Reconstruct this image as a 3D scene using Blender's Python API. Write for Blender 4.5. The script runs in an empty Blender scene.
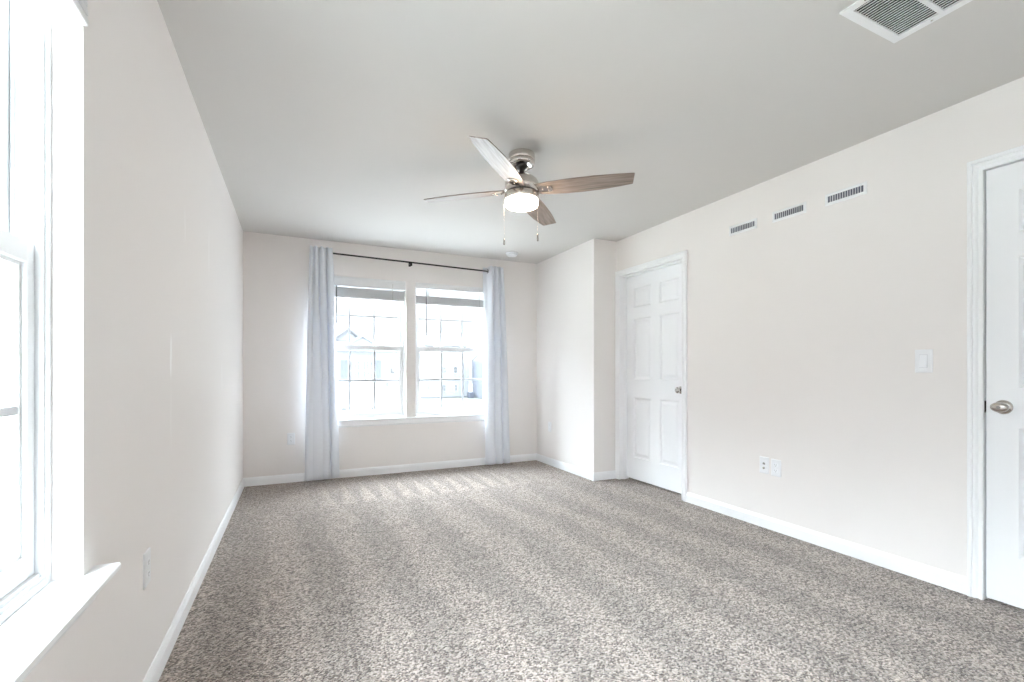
import bpy, bmesh, math, random
from mathutils import Vector, Matrix

random.seed(7)
R = math.radians
scn = bpy.context.scene
COL = scn.collection

# ------------------------------------------------------------------ camera
cam_d = bpy.data.cameras.new('camera')
cam_d.sensor_width = 36.0
cam_d.lens = 16.32
cam_d.shift_y = 0.0301
cam_d.clip_start = 0.02
cam_d.clip_end = 400
cam = bpy.data.objects.new('camera', cam_d)
COL.objects.link(cam)
cam.location = (0.4527, 0.0, 1.0971)
cam.rotation_euler = (R(90), 0, -0.4367)
scn.camera = cam

# ------------------------------------------------------------------ world (bright overcast sky), exposure
SKY = 25.5       # overcast sky, brighter towards the zenith
world = bpy.data.worlds.new('overcast_sky')
scn.world = world
world.use_nodes = True
wn = world.node_tree.nodes
wl = world.node_tree.links
wn.clear()
wo = wn.new('ShaderNodeOutputWorld')
wb = wn.new('ShaderNodeBackground')
wtc = wn.new('ShaderNodeTexCoord')
wsep = wn.new('ShaderNodeSeparateXYZ')
wramp = wn.new('ShaderNodeValToRGB')
wramp.color_ramp.elements[0].position = 0.5
wramp.color_ramp.elements[0].color = (0.385, 0.422, 0.452, 1)
wramp.color_ramp.elements[1].position = 1.0
wramp.color_ramp.elements[1].color = (0.84, 0.93, 1.0, 1)
wmap = wn.new('ShaderNodeMapRange')
wmap.inputs['From Min'].default_value = -1
wmap.inputs['From Max'].default_value = 1
wl.new(wtc.outputs['Generated'], wsep.inputs[0])
wl.new(wsep.outputs['Z'], wmap.inputs['Value'])
wl.new(wmap.outputs[0], wramp.inputs[0])
# the sun stands behind the clouds on the side of the left window
wside = wn.new('ShaderNodeMath'); wside.operation = 'MULTIPLY_ADD'
wside.inputs[1].default_value = -0.26
wside.inputs[2].default_value = 1.00
wl.new(wsep.outputs['X'], wside.inputs[0])
wsc = wn.new('ShaderNodeVectorMath'); wsc.operation = 'SCALE'
wl.new(wramp.outputs[0], wsc.inputs[0])
wl.new(wside.outputs[0], wsc.inputs['Scale'])
# low sky dimmed to shape the light: strongly past the far window, less left
wel = wn.new('ShaderNodeMapRange'); wel.interpolation_type = 'SMOOTHSTEP'
wel.inputs['From Min'].default_value = 0.17; wel.inputs['From Max'].default_value = 0.42
wel.inputs['To Min'].default_value = 1.0; wel.inputs['To Max'].default_value = 0.0
wl.new(wsep.outputs['Z'], wel.inputs['Value'])
waz = wn.new('ShaderNodeMapRange'); waz.interpolation_type = 'SMOOTHSTEP'
waz.inputs['From Min'].default_value = 0.15; waz.inputs['From Max'].default_value = 0.60
waz.inputs['To Min'].default_value = 0.0; waz.inputs['To Max'].default_value = 0.93
wl.new(wsep.outputs['Y'], waz.inputs['Value'])
wbk = wn.new('ShaderNodeMath'); wbk.operation = 'MULTIPLY'
wax = wn.new('ShaderNodeMapRange'); wax.interpolation_type = 'SMOOTHSTEP'
wax.inputs['From Min'].default_value = -0.20; wax.inputs['From Max'].default_value = -0.70
wax.inputs['To Min'].default_value = 0.0; wax.inputs['To Max'].default_value = 0.66
wl.new(wsep.outputs['X'], wax.inputs['Value'])
wmx = wn.new('ShaderNodeMath'); wmx.operation = 'MAXIMUM'
wl.new(waz.outputs[0], wmx.inputs[0]); wl.new(wax.outputs[0], wmx.inputs[1])
wl.new(wel.outputs[0], wbk.inputs[0]); wl.new(wmx.outputs[0], wbk.inputs[1])
winv = wn.new('ShaderNodeMath'); winv.operation = 'SUBTRACT'; winv.inputs[0].default_value = 1.0
wl.new(wbk.outputs[0], winv.inputs[1])
wsc2 = wn.new('ShaderNodeVectorMath'); wsc2.operation = 'SCALE'
wl.new(wsc.outputs[0], wsc2.inputs[0]); wl.new(winv.outputs[0], wsc2.inputs['Scale'])
wl.new(wsc2.outputs[0], wb.inputs['Color'])
wb.inputs['Strength'].default_value = SKY
wl.new(wb.outputs[0], wo.inputs['Surface'])

vs = scn.view_settings
scn.display_settings.display_device = 'sRGB'
vs.view_transform = 'Standard'
vs.look = 'None'
vs.exposure = 0.82
vs.gamma = 1.0
vs.use_curve_mapping = False
cy = scn.cycles
cy.max_bounces = 14
cy.diffuse_bounces = 10
cy.glossy_bounces = 4
cy.transmission_bounces = 6
cy.transparent_max_bounces = 16
cy.use_denoising = True
cy.sample_clamp_indirect = 10

# ------------------------------------------------------------------ room numbers (metres)
H = 2.44
D = 5.107          # back wall
W = 3.4554         # right wall
FRONT = -0.9       # wall behind the camera
CX, CYY = 3.1751, 3.8853   # the boxed-out corner of the room (chase)
Z0, Z1 = 0.60, 2.09        # window openings
BW = [(0.652, 1.554), (1.660, 2.562)]        # openings in the back wall (x)
LW = [(0.5155, 1.4175), (-0.4925, 0.4095)]   # openings in the left wall (y)
D1 = (2.9860, 3.8250)      # opening of the far door (y)
D2 = (0.2320, 1.0625)      # opening of the near door (y)
DTOP = 2.066

# ------------------------------------------------------------------ materials
def new_mat(name):
    m = bpy.data.materials.new(name)
    m.use_nodes = True
    nt = m.node_tree
    b = nt.nodes['Principled BSDF']
    return m, nt, b

def N(nt, t, **kw):
    n = nt.nodes.new(t)
    for k, v in kw.items():
        setattr(n, k, v)
    return n

def plain(name, col, rough=0.5, metal=0.0, vary=0.03, scale=8.0, bump=0.0, bscale=200.0, spec=0.5, coat=0.0, stretch=None):
    m, nt, b = new_mat(name)
    tc = N(nt, 'ShaderNodeTexCoord')
    src = tc.outputs['Object']
    if stretch:
        mp = N(nt, 'ShaderNodeMapping')
        mp.inputs['Scale'].default_value = stretch
        nt.links.new(src, mp.inputs['Vector'])
        src = mp.outputs[0]
    no = N(nt, 'ShaderNodeTexNoise')
    no.inputs['Scale'].default_value = scale
    no.inputs['Detail'].default_value = 3
    nt.links.new(src, no.inputs['Vector'])
    cr = N(nt, 'ShaderNodeValToRGB')
    cr.color_ramp.elements[0].position = 0.3
    cr.color_ramp.elements[1].position = 0.7
    cr.color_ramp.elements[0].color = tuple(c * (1 - vary) for c in col) + (1,)
    cr.color_ramp.elements[1].color = tuple(min(1, c * (1 + vary)) for c in col) + (1,)
    nt.links.new(no.outputs['Fac'], cr.inputs[0])
    nt.links.new(cr.outputs[0], b.inputs['Base Color'])
    b.inputs['Roughness'].default_value = rough
    b.inputs['Metallic'].default_value = metal
    b.inputs['Specular IOR Level'].default_value = spec
    b.inputs['Coat Weight'].default_value = coat
    if bump:
        n2 = N(nt, 'ShaderNodeTexNoise')
        n2.inputs['Scale'].default_value = bscale
        n2.inputs['Detail'].default_value = 2
        nt.links.new(src, n2.inputs['Vector'])
        bp = N(nt, 'ShaderNodeBump')
        bp.inputs['Strength'].default_value = bump
        bp.inputs['Distance'].default_value = 0.002
        nt.links.new(n2.outputs['Fac'], bp.inputs['Height'])
        nt.links.new(bp.outputs[0], b.inputs['Normal'])
    return m

M = {}
WALLC = (0.832, 0.802, 0.785)
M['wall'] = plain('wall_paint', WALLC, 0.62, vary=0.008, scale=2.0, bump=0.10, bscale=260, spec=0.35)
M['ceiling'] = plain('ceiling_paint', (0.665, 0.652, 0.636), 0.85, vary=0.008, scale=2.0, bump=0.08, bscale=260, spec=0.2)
M['trim'] = plain('trim_gloss_white', (0.895, 0.905, 0.92), 0.32, vary=0.008, scale=3, bump=0.03, bscale=90)
M['door'] = plain('door_white_paint', (0.885, 0.90, 0.92), 0.38, vary=0.008, scale=3, bump=0.06, bscale=140)
M['vinyl'] = plain('window_vinyl', (0.79, 0.805, 0.82), 0.3, vary=0.008, scale=4)
M['plastic'] = plain('white_plastic', (0.84, 0.85, 0.87), 0.35, vary=0.008, scale=20)
M['plastic_warm'] = plain('soft_white_plastic', (0.87, 0.885, 0.91), 0.28, vary=0.008, scale=20)
M['slot'] = plain('socket_slot', (0.30, 0.29, 0.285), 0.6, vary=0.05, scale=40)
M['dark'] = plain('duct_dark', (0.016, 0.017, 0.021), 0.8, vary=0.1, scale=20)  # near-black tone stands for the shade behind the ceiling louvres
M['duct_grey'] = plain('register_inside', (0.11, 0.12, 0.16), 0.6, vary=0.1, scale=30)  # dark tone puts the shade of recesses into the colour
M['grille'] = plain('grille_enamel', (0.86, 0.875, 0.89), 0.4, vary=0.01, scale=20)
M['fin'] = plain('register_fin', (0.66, 0.67, 0.70), 0.45, vary=0.04, scale=20)
M['nickel'] = plain('brushed_nickel', (0.66, 0.62, 0.58), 0.22, 1.0, vary=0.04, scale=60, bump=0.05, bscale=400, stretch=(1, 1, 20))
M['nickel_polished'] = plain('polished_nickel', (0.70, 0.66, 0.62), 0.12, 1.0, vary=0.02, scale=30)
M['knob'] = plain('satin_nickel_knob', (0.50, 0.47, 0.44), 0.22, 1.0, vary=0.03, scale=50)
M['fan_dark'] = plain('fan_dark_gap', (0.05, 0.042, 0.038), 0.5, vary=0.1, scale=40)
M['rod'] = plain('curtain_rod_bronze', (0.025, 0.023, 0.022), 0.38, 0.4, vary=0.1, scale=60)
M['grommet'] = plain('grommet_metal', (0.045, 0.045, 0.048), 0.35, 0.7, vary=0.1, scale=60)
M['blind'] = plain('blind_white', (0.78, 0.79, 0.80), 0.45, vary=0.015, scale=30)
M['cord'] = plain('blind_cord', (0.62, 0.62, 0.61), 0.7, vary=0.03, scale=100)
M['wand'] = plain('wand_grey', (0.10, 0.10, 0.10), 0.35, vary=0.05, scale=60)
M['grille_bar'] = plain('grille_bar_white', (0.56, 0.57, 0.59), 0.4, vary=0.01, scale=20)  # white bars, with the dimming behind glass put into the colour
M['bead'] = plain('caulk_white', (0.82, 0.83, 0.83), 0.5, vary=0.01, scale=20)

# --- glass: clear sheet, faint mirror at grazing angles
m, nt, b = new_mat('window_glass')
nt.nodes.remove(b)
out = nt.nodes['Material Output']
tr = N(nt, 'ShaderNodeBsdfTransparent')
gl = N(nt, 'ShaderNodeBsdfGlossy')
gl.inputs['Roughness'].default_value = 0.02
tr.inputs['Color'].default_value = (0.975, 0.985, 0.985, 1)
lw = N(nt, 'ShaderNodeLayerWeight')
pw = N(nt, 'ShaderNodeMath', operation='POWER')
pw.inputs[1].default_value = 5.0
nt.links.new(lw.outputs['Facing'], pw.inputs[0])
ml = N(nt, 'ShaderNodeMath', operation='MULTIPLY_ADD')
ml.inputs[1].default_value = 0.6
ml.inputs[2].default_value = 0.03
nt.links.new(pw.outputs[0], ml.inputs[0])
mx = N(nt, 'ShaderNodeMixShader')
nt.links.new(ml.outputs[0], mx.inputs[0])
nt.links.new(tr.outputs[0], mx.inputs[1])
nt.links.new(gl.outputs[0], mx.inputs[2])
nt.links.new(mx.outputs[0], out.inputs['Surface'])
M['glass'] = m

# --- lamp glass: frosted drum that gives off warm light
m, nt, b = new_mat('lamp_frosted_glass')
no = N(nt, 'ShaderNodeTexNoise')
no.inputs['Scale'].default_value = 12
cr = N(nt, 'ShaderNodeValToRGB')
cr.color_ramp.elements[0].color = (1.0, 0.82, 0.63, 1)
cr.color_ramp.elements[1].color = (1.0, 0.845, 0.67, 1)
nt.links.new(no.outputs['Fac'], cr.inputs[0])
nt.links.new(cr.outputs[0], b.inputs['Emission Color'])
b.inputs['Base Color'].default_value = (0.9, 0.88, 0.85, 1)
b.inputs['Roughness'].default_value = 0.35
b.inputs['Emission Strength'].default_value = 34.0
M['lamp'] = m

# --- blade: grey-brown walnut with satin finish (grain along local x)
m, nt, b = new_mat('blade_walnut')
tc = N(nt, 'ShaderNodeTexCoord')
mp = N(nt, 'ShaderNodeMapping')
mp.inputs['Scale'].default_value = (3.0, 46.0, 10.0)
nt.links.new(tc.outputs['Object'], mp.inputs['Vector'])
no = N(nt, 'ShaderNodeTexNoise')
no.inputs['Scale'].default_value = 1.6
no.inputs['Detail'].default_value = 6
no.inputs['Distortion'].default_value = 0.6
nt.links.new(mp.outputs[0], no.inputs['Vector'])
cr = N(nt, 'ShaderNodeValToRGB')
e = cr.color_ramp.elements
e[0].position = 0.30; e[0].color = (0.16, 0.120, 0.100, 1)
e[1].position = 0.72; e[1].color = (0.36, 0.290, 0.250, 1)
k = e.new(0.5); k.color = (0.26, 0.205, 0.175, 1)
nt.links.new(no.outputs['Fac'], cr.inputs[0])
nt.links.new(cr.outputs[0], b.inputs['Base Color'])
b.inputs['Roughness'].default_value = 0.40
b.inputs['Specular IOR Level'].default_value = 0.5
b.inputs['Coat Weight'].default_value = 0.10
b.inputs['Coat Roughness'].default_value = 0.22
M['blade'] = m

# --- curtain cloth: pale blue-grey blackout fabric
m, nt, b = new_mat('curtain_cloth')
tc = N(nt, 'ShaderNodeTexCoord')
no = N(nt, 'ShaderNodeTexNoise'); no.inputs['Scale'].default_value = 300
nt.links.new(tc.outputs['Object'], no.inputs['Vector'])
cr = N(nt, 'ShaderNodeValToRGB')
cr.color_ramp.elements[0].color = (0.80, 0.83, 0.88, 1)
cr.color_ramp.elements[1].color = (0.84, 0.87, 0.92, 1)
nt.links.new(no.outputs['Fac'], cr.inputs[0])
nt.links.new(cr.outputs[0], b.inputs['Base Color'])
b.inputs['Roughness'].default_value = 0.75
b.inputs['Sheen Weight'].default_value = 0.2
out = nt.nodes['Material Output']
tl = N(nt, 'ShaderNodeBsdfTranslucent')
tl.inputs['Color'].default_value = (0.62, 0.66, 0.74, 1)
mx = N(nt, 'ShaderNodeMixShader'); mx.inputs[0].default_value = 0.12
nt.links.new(b.outputs[0], mx.inputs[1]); nt.links.new(tl.outputs[0], mx.inputs[2])
nt.links.new(mx.outputs[0], out.inputs['Surface'])
M['curtain'] = m

# --- left wall: same paint with glossy touch-up smears
def wall_with_smears():
    m, nt, b = new_mat('wall_paint_touched_up')
    tc = N(nt, 'ShaderNodeTexCoord')
    sep = N(nt, 'ShaderNodeSeparateXYZ')
    nt.links.new(tc.outputs['Object'], sep.inputs[0])
    total = None
    wob = N(nt, 'ShaderNodeTexNoise'); wob.inputs['Scale'].default_value = 9
    nt.links.new(tc.outputs['Object'], wob.inputs['Vector'])
    for (y, z, ry, rz, s) in ((2.27, 1.16, 0.018, 0.10, 1.0), (2.531, 1.76, 0.012, 0.10, 0.35), (3.176, 1.79, 0.015, 0.17, 0.4),
                              (3.70, 1.07, 0.02, 0.12, 0.4), (2.27, 0.92, 0.010, 0.16, 0.3)):
        a = N(nt, 'ShaderNodeMath', operation='MULTIPLY_ADD'); a.inputs[1].default_value = 1 / ry; a.inputs[2].default_value = -y / ry
        nt.links.new(sep.outputs['Y'], a.inputs[0])
        c = N(nt, 'ShaderNodeMath', operation='MULTIPLY_ADD'); c.inputs[1].default_value = 1 / rz; c.inputs[2].default_value = -z / rz
        nt.links.new(sep.outputs['Z'], c.inputs[0])
        w_ = N(nt, 'ShaderNodeMath', operation='MULTIPLY_ADD'); w_.inputs[1].default_value = 1.6; w_.inputs[2].default_value = -0.8
        nt.links.new(wob.outputs['Fac'], w_.inputs[0])
        a2 = N(nt, 'ShaderNodeMath', operation='ADD'); nt.links.new(a.outputs[0], a2.inputs[0]); nt.links.new(w_.outputs[0], a2.inputs[1])
        p = N(nt, 'ShaderNodeMath', operation='MULTIPLY'); nt.links.new(a2.outputs[0], p.inputs[0]); nt.links.new(a2.outputs[0], p.inputs[1])
        q = N(nt, 'ShaderNodeMath', operation='MULTIPLY'); nt.links.new(c.outputs[0], q.inputs[0]); nt.links.new(c.outputs[0], q.inputs[1])
        r = N(nt, 'ShaderNodeMath', operation='ADD'); nt.links.new(p.outputs[0], r.inputs[0]); nt.links.new(q.outputs[0], r.inputs[1])
        g = N(nt, 'ShaderNodeMapRange'); g.inputs['From Min'].default_value = 1.0; g.inputs['From Max'].default_value = 0.3
        g.inputs['To Min'].default_value = 0; g.inputs['To Max'].default_value = s
        nt.links.new(r.outputs[0], g.inputs['Value'])
        if total is None:
            total = g.outputs[0]
        else:
            mxx = N(nt, 'ShaderNodeMath', operation='MAXIMUM'); nt.links.new(total, mxx.inputs[0]); nt.links.new(g.outputs[0], mxx.inputs[1])
            total = mxx.outputs[0]
    cr = N(nt, 'ShaderNodeValToRGB')
    cr.color_ramp.elements[0].color = WALLC + (1,)
    cr.color_ramp.elements[1].color = (0.97, 0.965, 0.96, 1)
    nt.links.new(total, cr.inputs[0])
    nt.links.new(cr.outputs[0], b.inputs['Base Color'])
    b.inputs['Roughness'].default_value = 0.55
    b.inputs['Specular IOR Level'].default_value = 0.4
    n2 = N(nt, 'ShaderNodeTexNoise'); n2.inputs['Scale'].default_value = 260
    nt.links.new(tc.outputs['Object'], n2.inputs['Vector'])
    bp = N(nt, 'ShaderNodeBump'); bp.inputs['Strength'].default_value = 0.1; bp.inputs['Distance'].default_value = 0.002
    nt.links.new(n2.outputs['Fac'], bp.inputs['Height']); nt.links.new(bp.outputs[0], b.inputs['Normal'])
    return m
M['wall_left'] = wall_with_smears()

# --- carpet: speckled taupe and cream cut pile with vacuum tracks
def carpet():
    m, nt, b = new_mat('carpet_speckled_pile')
    L = nt.links.new
    tc = N(nt, 'ShaderNodeTexCoord')
    P = tc.outputs['Object']
    # wobble so that tufts curl
    wv = N(nt, 'ShaderNodeTexNoise'); wv.inputs['Scale'].default_value = 80; wv.inputs['Detail'].default_value = 2
    L(P, wv.inputs['Vector'])
    va = N(nt, 'ShaderNodeVectorMath', operation='SCALE'); va.inputs['Scale'].default_value = 0.007
    L(wv.outputs['Color'], va.inputs[0])
    vb = N(nt, 'ShaderNodeVectorMath', operation='ADD'); L(P, vb.inputs[0]); L(va.outputs[0], vb.inputs[1])
    vo = N(nt, 'ShaderNodeTexVoronoi'); vo.inputs['Scale'].default_value = 148; vo.inputs['Randomness'].default_value = 1
    L(vb.outputs[0], vo.inputs['Vector'])
    sx = N(nt, 'ShaderNodeSeparateColor'); L(vo.outputs['Color'], sx.inputs[0])
    n3 = N(nt, 'ShaderNodeTexNoise'); n3.inputs['Scale'].default_value = 32; n3.inputs['Detail'].default_value = 2
    L(P, n3.inputs['Vector'])
    mixf = N(nt, 'ShaderNodeMath', operation='MULTIPLY_ADD'); mixf.inputs[1].default_value = 0.86; L(sx.outputs[0], mixf.inputs[0])
    n3s = N(nt, 'ShaderNodeMath', operation='MULTIPLY'); n3s.inputs[1].default_value = 0.16; L(n3.outputs['Fac'], n3s.inputs[0])
    L(n3s.outputs[0], mixf.inputs[2])
    ramp = N(nt, 'ShaderNodeValToRGB')
    e = ramp.color_ramp.elements
    e[0].position = 0.10; e[0].color = (0.077, 0.057, 0.048, 1)
    e[1].position = 0.95; e[1].color = (0.666, 0.583, 0.526, 1)
    for p, c in ((0.26, (0.149, 0.117, 0.100)), (0.50, (0.333, 0.278, 0.242)), (0.74, (0.491, 0.421, 0.374))):
        k = e.new(p); k.color = c + (1,)
    L(mixf.outputs[0], ramp.inputs[0])
    # --- vacuum tracks: bands where the pile leans towards or away from the window
    sp = N(nt, 'ShaderNodeSeparateXYZ'); L(P, sp.inputs[0])
    big = N(nt, 'ShaderNodeTexNoise'); big.inputs['Scale'].default_value = 1.3; big.inputs['Detail'].default_value = 2
    L(P, big.inputs['Vector'])
    bw = N(nt, 'ShaderNodeMath', operation='MULTIPLY_ADD'); bw.inputs[1].default_value = 0.30; bw.inputs[2].default_value = -0.15
    L(big.outputs['Fac'], bw.inputs[0])
    xs = N(nt, 'ShaderNodeMath', operation='ADD'); L(sp.outputs['X'], xs.inputs[0]); L(bw.outputs[0], xs.inputs[1])
    yk = N(nt, 'ShaderNodeMath', operation='MULTIPLY_ADD'); yk.inputs[1].default_value = 0.04; L(sp.outputs['Y'], yk.inputs[0]); L(xs.outputs[0], yk.inputs[2])
    fr = N(nt, 'ShaderNodeMath', operation='MULTIPLY'); fr.inputs[1].default_value = 2 * math.pi / 0.40; L(yk.outputs[0], fr.inputs[0])
    sn = N(nt, 'ShaderNodeMath', operation='SINE'); L(fr.outputs[0], sn.inputs[0])
    band = N(nt, 'ShaderNodeMapRange'); band.inputs['From Min'].default_value = -0.45; band.inputs['From Max'].default_value = 0.45
    band.inputs['To Min'].default_value = -1; band.inputs['To Max'].default_value = 1
    L(sn.outputs[0], band.inputs['Value'])
    yfade = N(nt, 'ShaderNodeMapRange'); yfade.inputs['From Min'].default_value = 4.2; yfade.inputs['From Max'].default_value = 3.7
    L(sp.outputs['Y'], yfade.inputs['Value'])
    bandw = N(nt, 'ShaderNodeMath', operation='MULTIPLY'); L(band.outputs[0], bandw.inputs[0]); L(yfade.outputs[0], bandw.inputs[1])
    # short slanted strokes in front of the window
    sl = N(nt, 'ShaderNodeMath', operation='MULTIPLY_ADD'); sl.inputs[1].default_value = 0.10; L(sp.outputs['Y'], sl.inputs[0]); L(sp.outputs['X'], sl.inputs[2])
    sl2 = N(nt, 'ShaderNodeMath', operation='MULTIPLY'); sl2.inputs[1].default_value = 1 / 0.168; L(sl.outputs[0], sl2.inputs[0])
    frac = N(nt, 'ShaderNodeMath', operation='FRACT'); L(sl2.outputs[0], frac.inputs[0])
    yy = N(nt, 'ShaderNodeMapRange'); yy.inputs['From Min'].default_value = 4.06; yy.inputs['From Max'].default_value = 4.74
    yy.inputs['To Min'].default_value = 0.80; yy.inputs['To Max'].default_value = 0.05
    L(sp.outputs['Y'], yy.inputs['Value'])
    rf_ = N(nt, 'ShaderNodeMath', operation='SUBTRACT'); rf_.inputs[0].default_value = 1.0; L(frac.outputs[0], rf_.inputs[1])
    df = N(nt, 'ShaderNodeMath', operation='SUBTRACT'); L(yy.outputs[0], df.inputs[0]); L(rf_.outputs[0], df.inputs[1])
    tri = N(nt, 'ShaderNodeMapRange'); tri.inputs['From Min'].default_value = -0.06; tri.inputs['From Max'].default_value = 0.06
    tri.inputs['To Min'].default_value = -1.0; tri.inputs['To Max'].default_value = 2.4
    L(df.outputs[0], tri.inputs['Value'])
    inv = N(nt, 'ShaderNodeMapRange'); inv.inputs['From Min'].default_value = 4.03; inv.inputs['From Max'].default_value = 4.10
    L(sp.outputs['Y'], inv.inputs['Value'])
    xf = N(nt, 'ShaderNodeMapRange'); xf.inputs['From Min'].default_value = 2.9; xf.inputs['From Max'].default_value = 2.3
    L(sp.outputs['X'], xf.inputs['Value'])
    tw = N(nt, 'ShaderNodeMath', operation='MULTIPLY'); L(tri.outputs[0], tw.inputs[0]); L(inv.outputs[0], tw.inputs[1])
    xl = N(nt, 'ShaderNodeMapRange'); xl.inputs['From Min'].default_value = 0.45; xl.inputs['From Max'].default_value = 0.95
    L(sp.outputs['X'], xl.inputs['Value'])
    xf2 = N(nt, 'ShaderNodeMath', operation='MULTIPLY'); L(xf.outputs[0], xf2.inputs[0]); L(xl.outputs[0], xf2.inputs[1])
    tw2 = N(nt, 'ShaderNodeMath', operation='MULTIPLY'); L(tw.outputs[0], tw2.inputs[0]); L(xf2.outputs[0], tw2.inputs[1])
    allb = N(nt, 'ShaderNodeMath', operation='ADD'); L(bandw.outputs[0], allb.inputs[0]); L(tw2.outputs[0], allb.inputs[1])
    gain = N(nt, 'ShaderNodeMath', operation='MULTIPLY_ADD'); gain.inputs[1].default_value = 0.090; gain.inputs[2].default_value = 0.87
    L(allb.outputs[0], gain.inputs[0])
    colm = N(nt, 'ShaderNodeVectorMath', operation='SCALE'); L(ramp.outputs[0], colm.inputs[0]); L(gain.outputs[0], colm.inputs['Scale'])
    L(colm.outputs[0], b.inputs['Base Color'])
    b.inputs['Roughness'].default_value = 0.9
    b.inputs['Specular IOR Level'].default_value = 0.15
    b.inputs['Sheen Weight'].default_value = 0.35
    b.inputs['Sheen Roughness'].default_value = 0.4
    # pile relief
    hsum = N(nt, 'ShaderNodeMath', operation='SUBTRACT'); hsum.inputs[0].default_value = 1.0
    sc = N(nt, 'ShaderNodeMath', operation='MULTIPLY'); sc.inputs[1].default_value = 90.0 ; L(vo.outputs['Distance'], sc.inputs[0])
    sc.inputs[1].default_value = 1.0
    L(sc.outputs[0], hsum.inputs[1])
    bp = N(nt, 'ShaderNodeBump'); bp.inputs['Strength'].default_value = 0.9; bp.inputs['Distance'].default_value = 0.006
    L(hsum.outputs[0], bp.inputs['Height'])
    L(bp.outputs[0], b.inputs['Normal'])
    return m
M['carpet'] = carpet()

# --- outside
def banded(name, col, axis, pitch, rough=0.7, depth=0.10):
    m, nt, b = new_mat(name)
    tc = N(nt, 'ShaderNodeTexCoord'); sp = N(nt, 'ShaderNodeSeparateXYZ'); nt.links.new(tc.outputs['Object'], sp.inputs[0])
    ml = N(nt, 'ShaderNodeMath', operation='MULTIPLY'); ml.inputs[1].default_value = 1 / pitch; nt.links.new(sp.outputs[axis], ml.inputs[0])
    fr = N(nt, 'ShaderNodeMath', operation='FRACT'); nt.links.new(ml.outputs[0], fr.inputs[0])
    cr = N(nt, 'ShaderNodeValToRGB'); e = cr.color_ramp.elements
    e[0].position = 0.0; e[0].color = tuple(c * (1 - depth) for c in col) + (1,)
    e[1].position = 0.15; e[1].color = col + (1,)
    nt.links.new(fr.outputs[0], cr.inputs[0]); nt.links.new(cr.outputs[0], b.inputs['Base Color'])
    b.inputs['Roughness'].default_value = rough
    return m
M['siding'] = banded('pale_lap_siding', (0.085, 0.089, 0.097), 'Z', 0.15)
M['siding_blue'] = banded('blue_grey_lap_siding', (0.044, 0.048, 0.060), 'Z', 0.15)
M['siding_board'] = banded('white_board_siding', (0.50, 0.50, 0.50), 'Y', 0.30, depth=0.5)
M['roof_out'] = banded('shingle_roof', (0.040, 0.040, 0.043), 'Z', 0.12, 0.9)
M['shutter'] = banded('blue_grey_shutter', (0.024, 0.028, 0.040), 'Z', 0.08, 0.6, 0.2)
M['pane_out'] = plain('far_window_pane', (0.028, 0.030, 0.033), 0.3, vary=0.06, scale=2)
M['white_out'] = plain('white_house_trim', (0.22, 0.22, 0.22), 0.5, vary=0.02, scale=3)
M['lantern'] = plain('black_lantern_metal', (0.025, 0.025, 0.025), 0.5, vary=0.1, scale=20)
M['lawn'] = plain('lawn_grass', (0.034, 0.037, 0.029), 0.9, vary=0.15, scale=0.8, bump=0.3, bscale=20)
M['side_lawn'] = plain('pale_dry_grass', (0.27, 0.27, 0.245), 0.9, vary=0.10, scale=0.8, bump=0.3, bscale=20)  # unseen ground, lightened to bounce daylight through the left windows
M['street'] = plain('pale_concrete', (0.30, 0.30, 0.295), 0.9, vary=0.06, scale=1.5)  # unseen ground, pale to throw daylight up through the back windows

# ------------------------------------------------------------------ mesh helpers
ORIGIN = {}          # object name -> world position of the thing's base

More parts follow.
